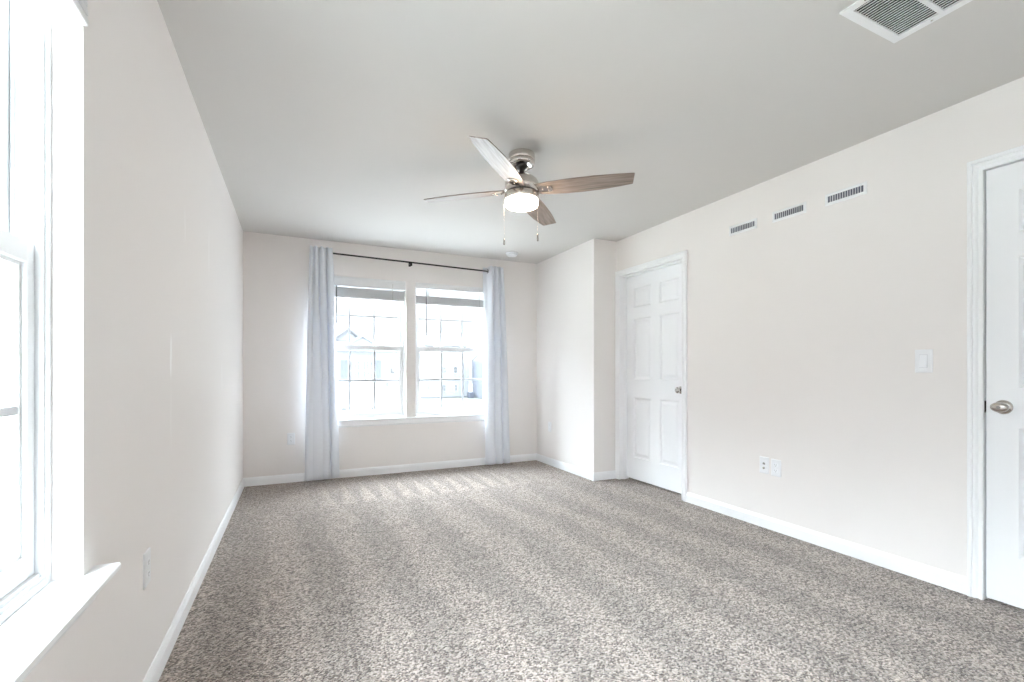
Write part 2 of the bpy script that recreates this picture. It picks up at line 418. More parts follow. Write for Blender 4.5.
class MB:
    """collects shapes; fr maps local (u, v, w) to world"""
    def __init__(s, fr=None):
        s.bm = bmesh.new(); s.fr = fr
    def box(s, a, b, bev=0.0, seg=2):
        t = bmesh.new()
        bmesh.ops.create_cube(t, size=1.0)
        lo = [min(p, q) for p, q in zip(a, b)]; hi = [max(p, q) for p, q in zip(a, b)]
        for v in t.verts:
            v.co = Vector([lo[i] + (v.co[i] + 0.5) * (hi[i] - lo[i]) for i in range(3)])
        if bev:
            bmesh.ops.bevel(t, geom=t.edges[:] + t.verts[:], offset=bev, segments=seg, affect='EDGES', profile=0.5)
        s._add(t)
        return s
    def _add(s, t):
        mp = {}
        for v in t.verts:
            mp[v] = s.bm.verts.new(v.co)
        for f in t.faces:
            try:
                nf = s.bm.faces.new([mp[v] for v in f.verts]); nf.smooth = f.smooth
            except ValueError:
                pass
        t.free()
    def lathe(s, prof, c=(0, 0, 0), axis='Z', seg=40, smooth=True, sx=1.0, sy=1.0):
        """prof: list of (radius, height along axis)"""
        t = bmesh.new(); rings = []
        for r, h in prof:
            if r < 1e-6:
                rings.append([t.verts.new(s._ax(0, 0, h, c, axis))])
            else:
                rings.append([t.verts.new(s._ax(r * sx * math.cos(2 * math.pi * k / seg), r * sy * math.sin(2 * math.pi * k / seg), h, c, axis)) for k in range(seg)])
        for A, B in zip(rings, rings[1:]):
            for k in range(seg):
                k2 = (k + 1) % seg
                q = [A[k % len(A)], A[k2 % len(A)], B[k2 % len(B)], B[k % len(B)]]
                u = []
                for v in q:
                    if v not in u: u.append(v)
                if len(u) > 2:
                    f = t.faces.new(u); f.smooth = smooth
        for Rg in (rings[0], rings[-1]):
            if len(Rg) > 1:
                t.faces.new(Rg)
        s._add(t); return s
    @staticmethod
    def _ax(a, b, h, c, axis):
        if axis == 'Z': p = (a, b, h)
        elif axis == 'X': p = (h, a, b)
        else: p = (a, h, b)
        return Vector(p) + Vector(c)
    def tube(s, pts, r, seg=10, closed=False):
        t = bmesh.new(); pts = [Vector(p) for p in pts]; rings = []
        n = len(pts)
        for i, p in enumerate(pts):
            if closed: d = pts[(i + 1) % n] - pts[i - 1]
            else: d = (pts[min(i + 1, n - 1)] - pts[max(i - 1, 0)])
            d.normalize()
            ref = Vector((0, 0, 1)) if abs(d.z) < 0.9 else Vector((1, 0, 0))
            a = d.cross(ref).normalized(); b2 = d.cross(a)
            rr = r[i] if isinstance(r, (list, tuple)) else r
            rings.append([t.verts.new(p + a * rr * math.cos(2 * math.pi * k / seg) + b2 * rr * math.sin(2 * math.pi * k / seg)) for k in range(seg)])
        m_ = n if closed else n - 1
        for i in range(m_):
            A, B = rings[i], rings[(i + 1) % n]
            for k in range(seg):
                f = t.faces.new([A[k], A[(k + 1) % seg], B[(k + 1) % seg], B[k]]); f.smooth = True
        if not closed:
            t.faces.new(rings[0]); t.faces.new(rings[-1])
        s._add(t); return s
    def prism(s, poly, h0, h1, axis='Z', bev=0.0):
        """poly: 2D outline; extruded along axis. axis Z: (x,y); X: (y,z); Y: (x,z)"""
        t = bmesh.new()
        def P(p, h):
            return {'Z': (p[0], p[1], h), 'X': (h, p[0], p[1]), 'Y': (p[0], h, p[1])}[axis]
        A = [t.verts.new(P(p, h0)) for p in poly]; B = [t.verts.new(P(p, h1)) for p in poly]
        t.faces.new(A); t.faces.new(B)
        n = len(poly)
        for k in range(n):
            t.faces.new([A[k], A[(k + 1) % n], B[(k + 1) % n], B[k]])
        if bev:
            bmesh.ops.bevel(t, geom=t.edges[:] + t.verts[:], offset=bev, segments=2, affect='EDGES', profile=0.5)
        s._add(t); return s
    def sweep(s, stations, close=True):
        """stations: list of equal-length point loops; skinned, capped"""
        t = bmesh.new()
        rings = [[t.verts.new(p) for p in st] for st in stations]
        n = len(rings[0])
        for A, B in zip(rings, rings[1:]):
            for k in range(n if close else n - 1):
                t.faces.new([A[k], A[(k + 1) % n], B[(k + 1) % n], B[k]])
        if close:
            t.faces.new(rings[0]); t.faces.new(rings[-1])
        s._add(t); return s
    def build(s, name, mat, parent=None, loc=None, smooth_angle=None):
        bm = s.bm
        if s.fr:
            for v in bm.verts: v.co = s.fr(v.co)
        bmesh.ops.remove_doubles(bm, verts=bm.verts, dist=1e-6)
        bmesh.ops.recalc_face_normals(bm, faces=bm.faces)
        base = Vector((0, 0, 0))
        if parent is not None: base = ORIGIN[parent.name]
        elif loc is not None: base = Vector(loc)
        for v in bm.verts: v.co -= base
        me = bpy.data.meshes.new(name); bm.to_mesh(me); bm.free()
        me.materials.append(M[mat])
        o = bpy.data.objects.new(name, me); COL.objects.link(o)
        if parent is not None: o.parent = parent
        else: o.location = base
        ORIGIN[o.name] = base
        return o

def tag(o, label=None, cat=None, group=None, kind=None):
    if label: o['label'] = label
    if cat: o['category'] = cat
    if group: o['group'] = group
    if kind: o['kind'] = kind
    return o

def thing(name, loc, label, cat, group=None, kind=None):
    o = bpy.data.objects.new(name, None); COL.objects.link(o)
    o.empty_display_size = 0.05
    o.location = loc; ORIGIN[o.name] = Vector(loc)
    return tag(o, label, cat, group, kind)

def cells(us, vs_, holes):
    def solid(i, j):
        u = (us[i] + us[i + 1]) / 2; v = (vs_[j] + vs_[j + 1]) / 2
        return not any(a < u < b and c < v < d for a, b, c, d in holes)
    return solid

def wall(name, mat, fr, u0, u1, v0, v1, thick, holes, label):
    """wall with openings: local u along, v up, w = 0 at room face, w = thick outside"""
    us = sorted({u0, u1} | {h[0] for h in holes} | {h[1] for h in holes})
    vv = sorted({v0, v1} | {h[2] for h in holes} | {h[3] for h in holes})
    us = [u for u in us if u0 <= u <= u1]; vv = [v for v in vv if v0 <= v <= v1]
    sol = cells(us, vv, holes); nu, nv = len(us) - 1, len(vv) - 1
    mb = MB(fr); t = bmesh.new(); cache = {}
    def V(i, j, k):
        if (i, j, k) not in cache: cache[(i, j, k)] = t.verts.new((us[i], vv[j], thick * k))
        return cache[(i, j, k)]
    S = lambda i, j: 0 <= i < nu and 0 <= j < nv and sol(i, j)
    for i in range(nu):
        for j in range(nv):
            if not S(i, j): continue
            for k in (0, 1):
                t.faces.new([V(i, j, k), V(i + 1, j, k), V(i + 1, j + 1, k), V(i, j + 1, k)])
            for (di, dj, a, b2) in ((-1, 0, (i, j), (i, j + 1)), (1, 0, (i + 1, j), (i + 1, j + 1)), (0, -1, (i, j), (i + 1, j)), (0, 1, (i, j + 1), (i + 1, j + 1))):
                if not S(i + di, j + dj):
                    t.faces.new([V(*a, 0), V(*b2, 0), V(*b2, 1), V(*a, 1)])
    mb._add(t)
    o = mb.build(name, mat)
    return tag(o, label, 'wall', kind='structure')

# wall frames: (u, v, w) -> world, w pointing out of the room
F_back = lambda p: Vector((p[0], D + p[2], p[1]))
F_left = lambda p: Vector((-p[2], p[0], p[1]))
F_right = lambda p: Vector((W + p[2], p[0], p[1]))
F_front = lambda p: Vector((p[0], FRONT - p[2], p[1]))
F_chase = lambda p: Vector((CX + p[2], p[0], p[1]))

# ------------------------------------------------------------------ room shell
tag(MB().box((-0.25, FRONT - 0.2, -0.12), (W + 1.3, D + 0.25, 0.0)).build('floor', 'carpet'), 'speckled taupe and cream wall-to-wall carpet with vacuum tracks', 'floor', kind='structure')
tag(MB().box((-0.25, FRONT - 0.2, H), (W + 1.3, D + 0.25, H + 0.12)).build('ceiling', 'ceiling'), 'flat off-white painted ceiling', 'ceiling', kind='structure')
TH = 0.15
wall('wall_back', 'wall', F_back, -0.15, W + 0.15, 0, H, TH, [(a, b, Z0 - 0.015, Z1) for a, b in BW], 'beige wall at the far end with the twin window')
wall('wall_left', 'wall_left', F_left, FRONT - 0.15, D, 0, H, TH, [(a, b, Z0, Z1) for a, b in LW], 'pale left wall with the deep window and touch-up smears')
wall('wall_right', 'wall', F_right, FRONT - 0.15, D, 0, H, 0.115, [(D1[0] - 0.018, D1[1] + 0.018, -1, DTOP + 0.018), (D2[0] - 0.018, D2[1] + 0.018, -1, DTOP + 0.018)], 'pale right wall with two white doors and three registers')
wall('wall_front', 'wall', F_front, 0, W, 0, H, 0.12, [], 'wall behind the camera')
tag(MB().box((CX, CYY, 0), (W, D, H)).build('wall_chase', 'wall'), 'boxed-out corner beside the far closet door', 'wall', kind='structure')

# closets behind the two doors so that no light leaks round the slabs
def closet(y0, y1):
    t = MB()
    x0, x1 = W + 0.116, W + 0.9
    t.box((x1, y0 - 0.1, 0), (x1 + 0.05, y1 + 0.1, H)); t.box((x0, y0 - 0.15, 0), (x1 + 0.05, y0 - 0.1, H)); t.box((x0, y1 + 0.1, 0), (x1 + 0.05, y1 + 0.15, H))
    return t
tag(closet(*D1).build('wall_closet', 'wall'), 'closet walls behind the far door', 'wall', kind='structure')
tag(closet(*D2).build('wall_hall', 'wall'), 'hall walls behind the near door', 'wall', kind='structure')

# ------------------------------------------------------------------ baseboards (profile: thickness t, height h)
BP = [(0, 0), (0.013, 0), (0.013, 0.060), (0.0105, 0.064), (0.0105, 0.070), (0.006, 0.078), (0.004, 0.083), (0, 0.083)]
def baseboard(name, p0, p1, nrm, label, ext0=0.0, ext1=0.0):
    """runs from p0 to p1 on the floor; nrm points into the room; ext = mitre growth per unit thickness at the ends"""
    p0, p1, n = Vector(p0 + (0,)), Vector(p1 + (0,)), Vector(nrm + (0,))
    d = (p1 - p0).normalized()
    st = []
    for p, e_, sg in ((p0, ext0, -1), (p1, ext1, 1)):
        st.append([p + n * t + Vector((0, 0, h)) + d * (sg * e_ * t) for t, h in BP])
    return tag(MB().sweep(st).build(name, 'trim'), label, 'baseboard', kind='structure')
baseboard('baseboard_left', (0, FRONT), (0, D), (1, 0), 'white baseboard along the left wall', -1, -1)
baseboard('baseboard_back', (0, D), (CX, D), (0, -1), 'white baseboard under the twin window', -1, -1)
baseboard('baseboard_chase', (CX, D), (CX, CYY), (-1, 0), 'white baseboard along the long side of the boxed-out corner', -1, 1)
baseboard('baseboard_return', (CX, CYY), (W - 0.018, CYY), (0, -1), 'short white baseboard on the narrow face of the boxed-out corner', 1, 0)
baseboard('baseboard_right', (W, D1[0] - 0.0575), (W, D2[1] + 0.0575), (-1, 0), 'white baseboard between the two doors')
baseboard('baseboard_right_near', (W, D2[0] - 0.0575), (W, FRONT), (-1, 0), 'white baseboard beyond the near door')
baseboard('baseboard_front', (0, FRONT), (W, FRONT), (0, 1), 'white baseboard behind the camera', -1, -1)

# ------------------------------------------------------------------ doors
CP = [(0.0, 0), (0.0, 0.009), (0.003, 0.012), (0.012, 0.012), (0.014, 0.007), (0.019, 0.007), (0.024, 0.013), (0.030, 0.0165), (0.036, 0.0165), (0.039, 0.0135), (0.043, 0.0190), (0.054, 0.0200), (0.0575, 0.017), (0.0575, 0)]
def casing(name, d, label):
    y0, y1 = d[0] , d[1]; z1 = DTOP
    st = []
    for f in (lambda u: (y0 - u, 0), lambda u: (y0 - u, z1 + u), lambda u: (y1 + u, z1 + u), lambda u: (y1 + u, 0)):
        st.append([Vector((W - t, f(u)[0], f(u)[1])) for u, t in CP])
    return tag(MB().sweep(st).build(name, 'trim'), label, 'trim', kind='structure')

def jamb(d, parent, stop_x):
    y0, y1 = d
    mb = MB()
    for a, b2 in ((y0 - 0.018, y0 + 0.0), (y1, y1 + 0.018)):
        mb.box((W - 0.0, a, 0), (W + 0.115, b2, DTOP), 0.001)
    mb.box((W - 0.0, y0 - 0.018, DTOP), (W + 0.115, y1 + 0.018, DTOP + 0.018), 0.001)
    j = mb.build('jamb', 'trim', parent)
    s = MB()
    for a, b2 in ((y0, y0 + 0.010), (y1 - 0.010, y1)):
        s.box((stop_x, a, 0), (stop_x + 0.034, b2, DTOP), 0.002)
    s.box((stop_x, y0, DTOP - 0.010), (stop_x + 0.034, y1, DTOP), 0.002)
    s.build('door_stop', 'trim', parent)
    return j

def slab(name, xf, xb, y0, y1, z0, z1, label):
    """six-panel slab; moulded face at xf (towards the room), flat back at xb"""
    w = y1 - y0
    st_, mul = 0.108, 0.110
    pw = (w - 2 * st_ - mul) / 2
    cols = [(y0 + st_, y0 + st_ + pw), (y1 - st_ - pw, y1 - st_)]
    rows = [(0.235, 0.842), (1.018, 1.630), (1.737, 1.940)]
    us = sorted({y0, y1} | {c for p in cols for c in p}); vv = sorted({z0, z1} | {c for p in rows for c in p})
    t = bmesh.new(); sg = 1 if xb > xf else -1
    def X(dep): return xf + sg * dep
    for i in range(len(us) - 1):
        for j in range(len(vv) - 1):
            a, b2, c, d = us[i], us[i + 1], vv[j], vv[j + 1]
            if (a, b2) in cols and (c, d) in rows:
                rings = [(0, 0), (0.003, 0.0), (0.013, 0.012), (0.026, 0.012), (0.050, 0.003), (0.053, 0.003)]
                prev = None
                for ins, dep in rings:
                    q = [t.verts.new((X(dep), yy, zz)) for yy, zz in ((a + ins, c + ins), (b2 - ins, c + ins), (b2 - ins, d - ins), (a + ins, d - ins))]
                    if prev:
                        for k in range(4):
                            t.faces.new([prev[k], prev[(k + 1) % 4], q[(k + 1) % 4], q[k]])
                    prev = q
                t.faces.new(prev)
            else:
                t.faces.new([t.verts.new((xf, yy, zz)) for yy, zz in ((a, c), (b2, c), (b2, d), (a, d))])
    # edges and back
    B = [t.verts.new((xb, yy, zz)) for yy, zz in ((y0, z0), (y1, z0), (y1, z1), (y0, z1))]
    t.faces.new(B)
    for side in range(4):
        if side == 0: ring = [(u, z0) for u in us]
        elif side == 1: ring = [(y1, v) for v in vv]
        elif side == 2: ring = [(u, z1) for u in reversed(us)]
        else: ring = [(y0, v) for v in reversed(vv)]
        t.faces.new([t.verts.new((xf, a, b2)) for a, b2 in ring] + [B[(side + 1) % 4], B[side]])
    mb = MB(); mb._add(t)
    o = mb.build(name, 'door')
    return tag(o, label, 'door', kind='structure')

def knob(parent, x, y, z, egg=False):
    """knob sticking out towards -x"""
    ro = MB().lathe([(0.0, 0.0), (0.033, 0.0), (0.033, -0.004), (0.030, -0.008), (0.018, -0.011), (0.0, -0.011)], (x, y, z), 'X', 32).build('rosette', 'knob', parent)
    k = MB()
    k.lathe([(0.0, -0.010), (0.012, -0.010), (0.010, -0.020), (0.011, -0.025), (0.016, -0.028)], (x, y, z), 'X', 32)
    pr = [(0.016, -0.028)]
    for i in range(1, 13):
        a = math.pi * i / 12
        pr.append((0.0265 * math.sin(a) ** 0.75 + (0.0 if i == 12 else 0.001), -0.028 - 0.027 * (1 - math.cos(a)) / 2))
    pr[-1] = (0.0, -0.055)
    k.lathe(pr, (x, y, z), 'X', 32, sx=1.18 if egg else 1.0, sy=0.86 if egg else 1.0)
    kn = k.build('door_knob', 'knob', parent)
    tag(kn, 'satin nickel knob')
    if egg:
        MB().lathe([(0.0, -0.0540), (0.0075, -0.0540), (0.0075, -0.0565), (0.005, -0.0575), (0.0, -0.0575)], (x, y, z), 'X', 20).build('lock_button', 'slot', kn)
    return kn

c1 = casing('trim_1', D1, 'white moulded casing round the far closet door')
jamb(D1, c1, W + 0.044)
d1 = slab('door_1', W + 0.080, W + 0.115, D1[0] + 0.003, D1[1] - 0.003, 0.022, DTOP - 0.004, 'white six-panel closet door set back in the far casing')
knob(d1, W + 0.080, D1[0] + 0.114 - 0.02, 0.936)
c2 = casing('trim_2', D2, 'white moulded casing round the near door')
j2 = jamb(D2, c2, W + 0.042)
d2 = slab('door_2', W + 0.003, W + 0.038, D2[0] + 0.003, D2[1] - 0.006, 0.016, DTOP - 0.006, 'white six-panel door at right with an egg-shaped nickel knob')
knob(d2, W + 0.003, D2[1] - 0.066, 0.932, True)
sp_ = MB().box((W - 0.0015, D2[1] + 0.0004, 0.900), (W + 0.030, D2[1] - 0.0014, 0.958), 0.0006).build('strike_plate', 'knob', c2)
tag(sp_, 'nickel strike plate')
lp_ = MB().box((W + 0.006, D2[1] - 0.0065, 0.904), (W + 0.032, D2[1] - 0.0045, 0.960), 0.0006).build('latch_plate', 'knob', d2)
for hz in (0.25, 1.05, 1.85):
    MB().lathe([(0.0, hz - 0.045), (0.0065, hz - 0.045), (0.0065, hz + 0.045), (0.0, hz + 0.045)], (W - 0.004, D2[0] + 0.002, 0), 'Z', 12).build('hinge', 'knob', d2)

# ------------------------------------------------------------------ windows (local u along, v up, w outward)
FW = 0.022        # visible width of the outer frame
W_IN, W_OUT = 0.062, 0.150
def window(name, fr, u0, u1, label, stool_top, lock=True):
    zb = stool_top
    f = MB(fr)
    # outer frame with stepped jamb tracks
    def ring(a0, a1, b0, b1, wd, wa, wb, mb, bev=0.0015):
        mb.box((a0, b0, wa), (a0 + wd, b1, wb), bev); mb.box((a1 - wd, b0, wa), (a1, b1, wb), bev)
        mb.box((a0 + wd, b1 - wd, wa), (a1 - wd, b1, wb), bev); mb.box((a0 + wd, b0, wa), (a1 - wd, b0 + wd, wb), bev)
    ring(u0, u1, zb, Z1, FW, W_IN, W_OUT, f)
    ring(u0 + 0.001, u1 - 0.001, zb + 0.001, Z1 - 0.001, 0.013, W_IN - 0.006, W_IN + 0.01, f)
    # parting ridge between the two tracks, sloped sill
    f.box((u0 + FW - 0.002, zb, W_IN + 0.047), (u0 + FW + 0.007, Z1, W_IN + 0.053), 0.001)
    f.box((u1 - FW - 0.007, zb, W_IN + 0.047), (u1 - FW + 0.002, Z1, W_IN + 0.053), 0.001)
    f.box((u0 + FW, zb, W_IN + 0.006), (u1 - FW, zb + 0.030, W_OUT), 0.002)
    root = f.build(name, 'vinyl'); tag(root, label, 'window', kind='structure')
    mid = 1.345
    def sash(nm, b0, b1, wa, wb, rb, rt, rs):
        s = MB(fr)
        a0, a1 = u0 + FW + 0.001, u1 - FW - 0.001
        wg = (wa + wb) / 2
        def bar(p, q): s.box(p, q, 0.003, 2)
        bar((a0, b0, wa), (a0 + rs, b1, wb)); bar((a1 - rs, b0, wa), (a1, b1, wb))
        bar((a0 + rs - 0.004, b0, wa), (a1 - rs + 0.004, b0 + rb, wb)); bar((a0 + rs - 0.004, b1 - rt, wa), (a1 - rs + 0.004, b1, wb))
        # inner glazing bead, stepped back
        g0, g1, h0, h1 = a0 + rs, a1 - rs, b0 + rb, b1 - rt
        bd = 0.010
        s.box((g0 - 0.002, h0, wa + 0.009), (g0 + bd, h1, wb - 0.006), 0.0015); s.box((g1 - bd, h0, wa + 0.009), (g1 + 0.002, h1, wb - 0.006), 0.0015)
        s.box((g0 + bd, h0 - 0.002, wa + 0.009), (g1 - bd, h0 + bd, wb - 0.006), 0.0015); s.box((g0 + bd, h1 - bd, wa + 0.009), (g1 - bd, h1 + 0.002, wb - 0.006), 0.0015)
        o = s.build(nm, 'vinyl', root)
        g0 += bd; g1 -= bd; h0 += bd; h1 -= bd
        MB(fr).box((g0 - 0.004, h0 - 0.004, wg + 0.006), (g1 + 0.004, h1 + 0.004, wg + 0.009)).build('pane', 'glass', o)
        gr = MB(fr); mw = 0.010
        for k in (1, 2):
            u = g0 + (g1 - g0) * k / 3
            gr.box((u - mw, h0 - 0.002, wg - 0.004), (u + mw, h1 + 0.002, wg + 0.003), 0.002)
        hm = (h0 + h1) / 2
        gr.box((g0 - 0.006, hm - mw, wg - 0.0045), (g1 + 0.006, hm + mw, wg + 0.0035), 0.002)
        gr.build('grille', 'grille_bar', o)
        return o, a0, a1
    up, _, _ = sash('upper_sash', mid - 0.020, Z1 - FW - 0.001, W_IN + 0.054, W_IN + 0.080, 0.040, 0.035, 0.032)
    lo, a0, a1 = sash('lower_sash', zb + 0.030, mid + 0.038, W_IN + 0.014, W_IN + 0.046, 0.048, 0.048, 0.034)
    for f_ in (0.27, 0.73):
        uc = a0 + (a1 - a0) * f_
        lk = MB(fr)
        lk.box((uc - 0.028, mid + 0.038, W_IN + 0.018), (uc + 0.028, mid + 0.046, W_IN + 0.044), 0.003)
        lk.box((uc - 0.008, mid + 0.046, W_IN + 0.022), (uc + 0.030, mid + 0.053, W_IN + 0.034), 0.003)
        lk.build('sash_lock', 'plastic', lo)
    for a in (a0, a1):
        t_ = MB(fr); c = 0.017 if a == a0 else -0.017
        t_.box((a + c - 0.014, mid + 0.038, W_IN + 0.016), (a + c + 0.014, mid + 0.042, W_IN + 0.040), 0.001)
        t_.build('tilt_latch', 'plastic', lo)
    # vent stop on the jamb of the upper track
    for a, sg in ((u0 + FW, 1), (u1 - FW, -1)):
        MB(fr).box((a - sg * 0.001, 1.50, W_IN + 0.018), (a + sg * 0.0025, 1.535, W_IN + 0.030), 0.001).build('jamb_clip', 'plastic', root)
    return root

window('window_1', F_back, *BW[0], 'white double-hung window left of the beige post in the far wall', Z0)
window('window_2', F_back, *BW[1], 'white double-hung window right of the beige post in the far wall', Z0)
window('window_3', F_left, *LW[0], 'white double-hung window beside the camera in the left wall', Z0 + 0.015)
window('window_4', F_left, *LW[1], 'second double-hung window of the left wall, behind the camera', Z0 + 0.015)

# stools and aprons
def stool(name, fr, opens, top, e0, e1, proj, label, reach):
    s = MB(fr)
    n = 0.012
    a0, a1 = opens[0][0] - e0, opens[-1][1] + e1
    prof = [(0.0, top - 0.020), (-proj + 0.004, top - 0.020), (-proj, top - 0.015), (-proj, top - 0.005), (-proj + 0.004, top), (0.0, top)]
    s.sweep([[Vector((a, z, w)) for w, z in prof] for a in (a0, a1)])
    for a, b2 in opens:
        s.box((a + 0.0005, top - 0.020, -0.001), (b2 - 0.0005, top, reach))
    o = s.build(name, 'trim'); tag(o, label, 'window sill', kind='structure')
    ap = MB(fr)
    prof = [(0.0, top - 0.020), (-0.012, top - 0.020), (-0.012, top - 0.066), (-0.007, top - 0.072), (-0.004, top - 0.080), (0.0, top - 0.080)]
    ap.sweep([[Vector((a, z, w)) for w, z in prof] for a in (a0 + 0.012, a1 - 0.012)])
    ap.build('apron', 'trim', o)
    return o
stool('trim_3', F_back, BW, Z0, 0.03, 0.03, 0.028, 'white sill board and apron under the twin window', W_IN + 0.02)
stool('trim_4', F_left, list(reversed(LW)), Z0 + 0.015, 0.075, 0.070, 0.052, 'broad white sill board of the left window', W_IN + 0.02)

# ------------------------------------------------------------------ raised blinds
def blind(name, fr, u0, u1, label, top, val_h, stack_top, stack_bot, wfront, wback, wand_u=None, group=None, rail=0.018, wand_z=1.50):
    t = thing(name, fr(Vector(((u0 + u1) / 2, top, 0.0))), label, 'blind', group)
    v = MB(fr)
    prof = [(wfront, top - val_h), (wfront - 0.006, top - val_h + 0.004), (wfront - 0.006, top - val_h + 0.012), (wfront - 0.002, top - val_h + 0.018), (wfront - 0.002, top - 0.018),
            (wfront - 0.006, top - 0.012), (wfront - 0.006, top - 0.002), (wfront, top - 0.001), (wfront + 0.006, top - 0.001), (wfront + 0.006, top - val_h)]
    v.sweep([[Vector((a, z, w)) for w, z in prof] for a in (u0 + 0.004, u1 - 0.004)])
    tag(v.build('valance', 'blind', t), None)
    MB(fr).box((u0 + 0.008, top - 0.045, wfront + 0.010), (u1 - 0.008, top - 0.002, wback + 0.002), 0.002).build('headrail', 'blind', t)
    s = MB(fr)
    n = int((stack_top - stack_bot - rail) / 0.0052)
    for i in range(n):
        z = stack_bot + rail + 0.0012 + i * (stack_top - stack_bot - rail) / n
        j = random.uniform(-0.0015, 0.0015)
        wm = (wfront + wback) / 2
        prof = [(wfront + j, z), (wm + j, z + 0.0012), (wback + j, z), (wback + j, z + 0.0028), (wm + j, z + 0.0040), (wfront + j, z + 0.0028)]
        s.sweep([[Vector((a, zz, w)) for w, zz in prof] for a in (u0 + 0.012, u1 - 0.012)])
    s.build('slats', 'blind', t)
    MB(fr).box((u0 + 0.010, stack_bot, wfront - 0.002), (u1 - 0.010, stack_bot + rail, wback + 0.002), 0.004, 3).build('bottom_rail', 'blind', t)
    for f_ in (0.16, 0.84):
        uc = u0 + (u1 - u0) * f_
        cd = MB(fr)
        for w in (wfront - 0.003, wback + 0.003):
            cd.box((uc - 0.0035, stack_bot - 0.001, w - 0.0006), (uc + 0.0035, top - 0.040, w + 0.0006))
        cd.build('ladder_tape', 'cord', t)
    if wand_u is not None:
        wd = MB(fr)
        wd.tube([(wand_u, top - val_h - 0.0, wfront - 0.008), (wand_u, wand_z + 0.06, wfront - 0.012), (wand_u, wand_z, wfront - 0.012)], [0.0045, 0.0045, 0.0065], 8)
        wd.build('tilt_wand', 'wand', t)
    return t
blind('window_blind', F_back, *BW[0], 'raised white blind in the far window, left of the post', Z1 - 0.001, 0.100, 1.980, 1.866, 0.004, 0.050, 0.838, wand_z=1.60)
blind('window_blind', F_back, *BW[1], 'raised white blind in the far window, right of the post, with a long grey wand', Z1 - 0.001, 0.065, 1.945, 1.850, 0.004, 0.050, BW[1][0] + 0.118)
blind('window_blind', F_left, *LW[0], 'raised white blind at the top of the left window near the camera', Z1 - 0.001, 0.075, 1.998, 1.905, -0.012, 0.030)
blind('window_blind', F_left, *LW[1], 'raised white blind in the left window behind the camera', Z1 - 0.001, 0.075, 1.998, 1.905, -0.012, 0.030)

# ------------------------------------------------------------------ curtain rod and curtains
RY = D - 0.080
rod = thing('curtain_rod', (1.60, RY, 2.28), 'thin black curtain rod across the top of the twin window', 'curtain rod')
def rodz(x): return 2.297 - (x - 0.80) * 0.0163
pts = [(0.62, D - 0.004, rodz(0.62)), (0.62, RY + 0.03, rodz(0.62)), (0.628, RY + 0.010, rodz(0.62)), (0.65, RY, rodz(0.65))]
pts += [(x, RY, rodz(x)) for x in (1.0, 1.3, 1.6, 1.9, 2.2, 2.5, 2.62)]
pts += [(2.642, RY + 0.010, rodz(2.64)), (2.65, RY + 0.03, rodz(2.65)), (2.65, D - 0.004, rodz(2.65))]
MB().tube(pts, 0.0085, 12).build('rod', 'rod', rod)
for x in (1.592,):
    br = MB()
    br.tube([(x, D - 0.002, rodz(x) - 0.010), (x, RY + 0.012, rodz(x) - 0.012), (x, RY, rodz(x) - 0.010), (x, RY, rodz(x) - 0.004)], 0.005, 10)
    br.lathe([(0, rodz(x) - 0.040), (0.010, rodz(x) - 0.036), (0.013, rodz(x) - 0.026), (0.010, rodz(x) - 0.014), (0.013, rodz(x) - 0.006), (0, rodz(x))], (x, RY, 0), 'Z', 16)
    br.box((x - 0.012, D - 0.004, rodz(x) - 0.030), (x + 0.012, D, rodz(x) + 0.010), 0.002)
    br.build('bracket', 'rod', rod)
for x in (0.62, 2.65):
    MB().lathe([(0, -0.006), (0.02, -0.006), (0.02, 0.0), (0, 0.0)], (x, D, rodz(x)), 'Y', 20).build('wall_plate', 'rod', rod)

def curtain(label, xt, xb, ztop, zbot, folds_fn, seed, edge):
    """folds_fn(s, t) -> y offset, x offset; t = 0 at the top, 1 at the hem"""
    t = thing('curtain', ((xb[0] + xb[1]) / 2, RY, 0.0), label, 'curtain', 'curtains of the twin window')
    nu, nv = 150, 44
    bm = bmesh.new(); rows = []
    for j in range(nv + 1):
        tt = j / nv
        z = ztop + (zbot - ztop) * tt
        e_ = tt ** 0.8
        x0 = xt[0] + (xb[0] - xt[0]) * e_; x1 = xt[1] + (xb[1] - xt[1]) * e_
        row = []
        for i in range(nu + 1):
            s_ = i / nu
            dy, dx = folds_fn(s_, tt)
            row.append(bm.verts.new((x0 + (x1 - x0) * s_ + dx, RY + dy, z + (0.006 * math.cos(2 * math.pi * 4 * s_) if j == 0 else 0))))
        rows.append(row)
    for A, B in zip(rows, rows[1:]):
        for i in range(nu):
            f = bm.faces.new([A[i], A[i + 1], B[i + 1], B[i]]); f.smooth = True
    mb = MB(); mb._add(bm)
    cl = mb.build('panel', 'curtain', t)
    so = cl.modifiers.new('thickness', 'SOLIDIFY'); so.thickness = 0.0025; so.offset = 0
    # grommets round the rod where the cloth crosses it
    prev = None
    for i in range(0, 601):
        s_ = i / 600
        tt = (ztop - rodz(xt[0])) / (ztop - zbot)
        dy, dx = folds_fn(s_, tt)
        e_ = tt ** 0.8
        x = xt[0] + (xb[0] - xt[0]) * e_ + ((xt[1] - xt[0]) + ((xb[1] - xb[0]) - (xt[1] - xt[0])) * e_) * s_ + dx
        if prev is not None and prev * dy <= 0 and 0.02 < s_ < 0.98:
            R_ = 0.021
            ring = [(x, RY + R_ * math.cos(2 * math.pi * k / 24), rodz(x) + R_ * math.sin(2 * math.pi * k / 24)) for k in range(24)]
            MB().tube(ring, 0.0042, 8, closed=True).build('grommet', 'grommet', t)
        prev = dy
    return t

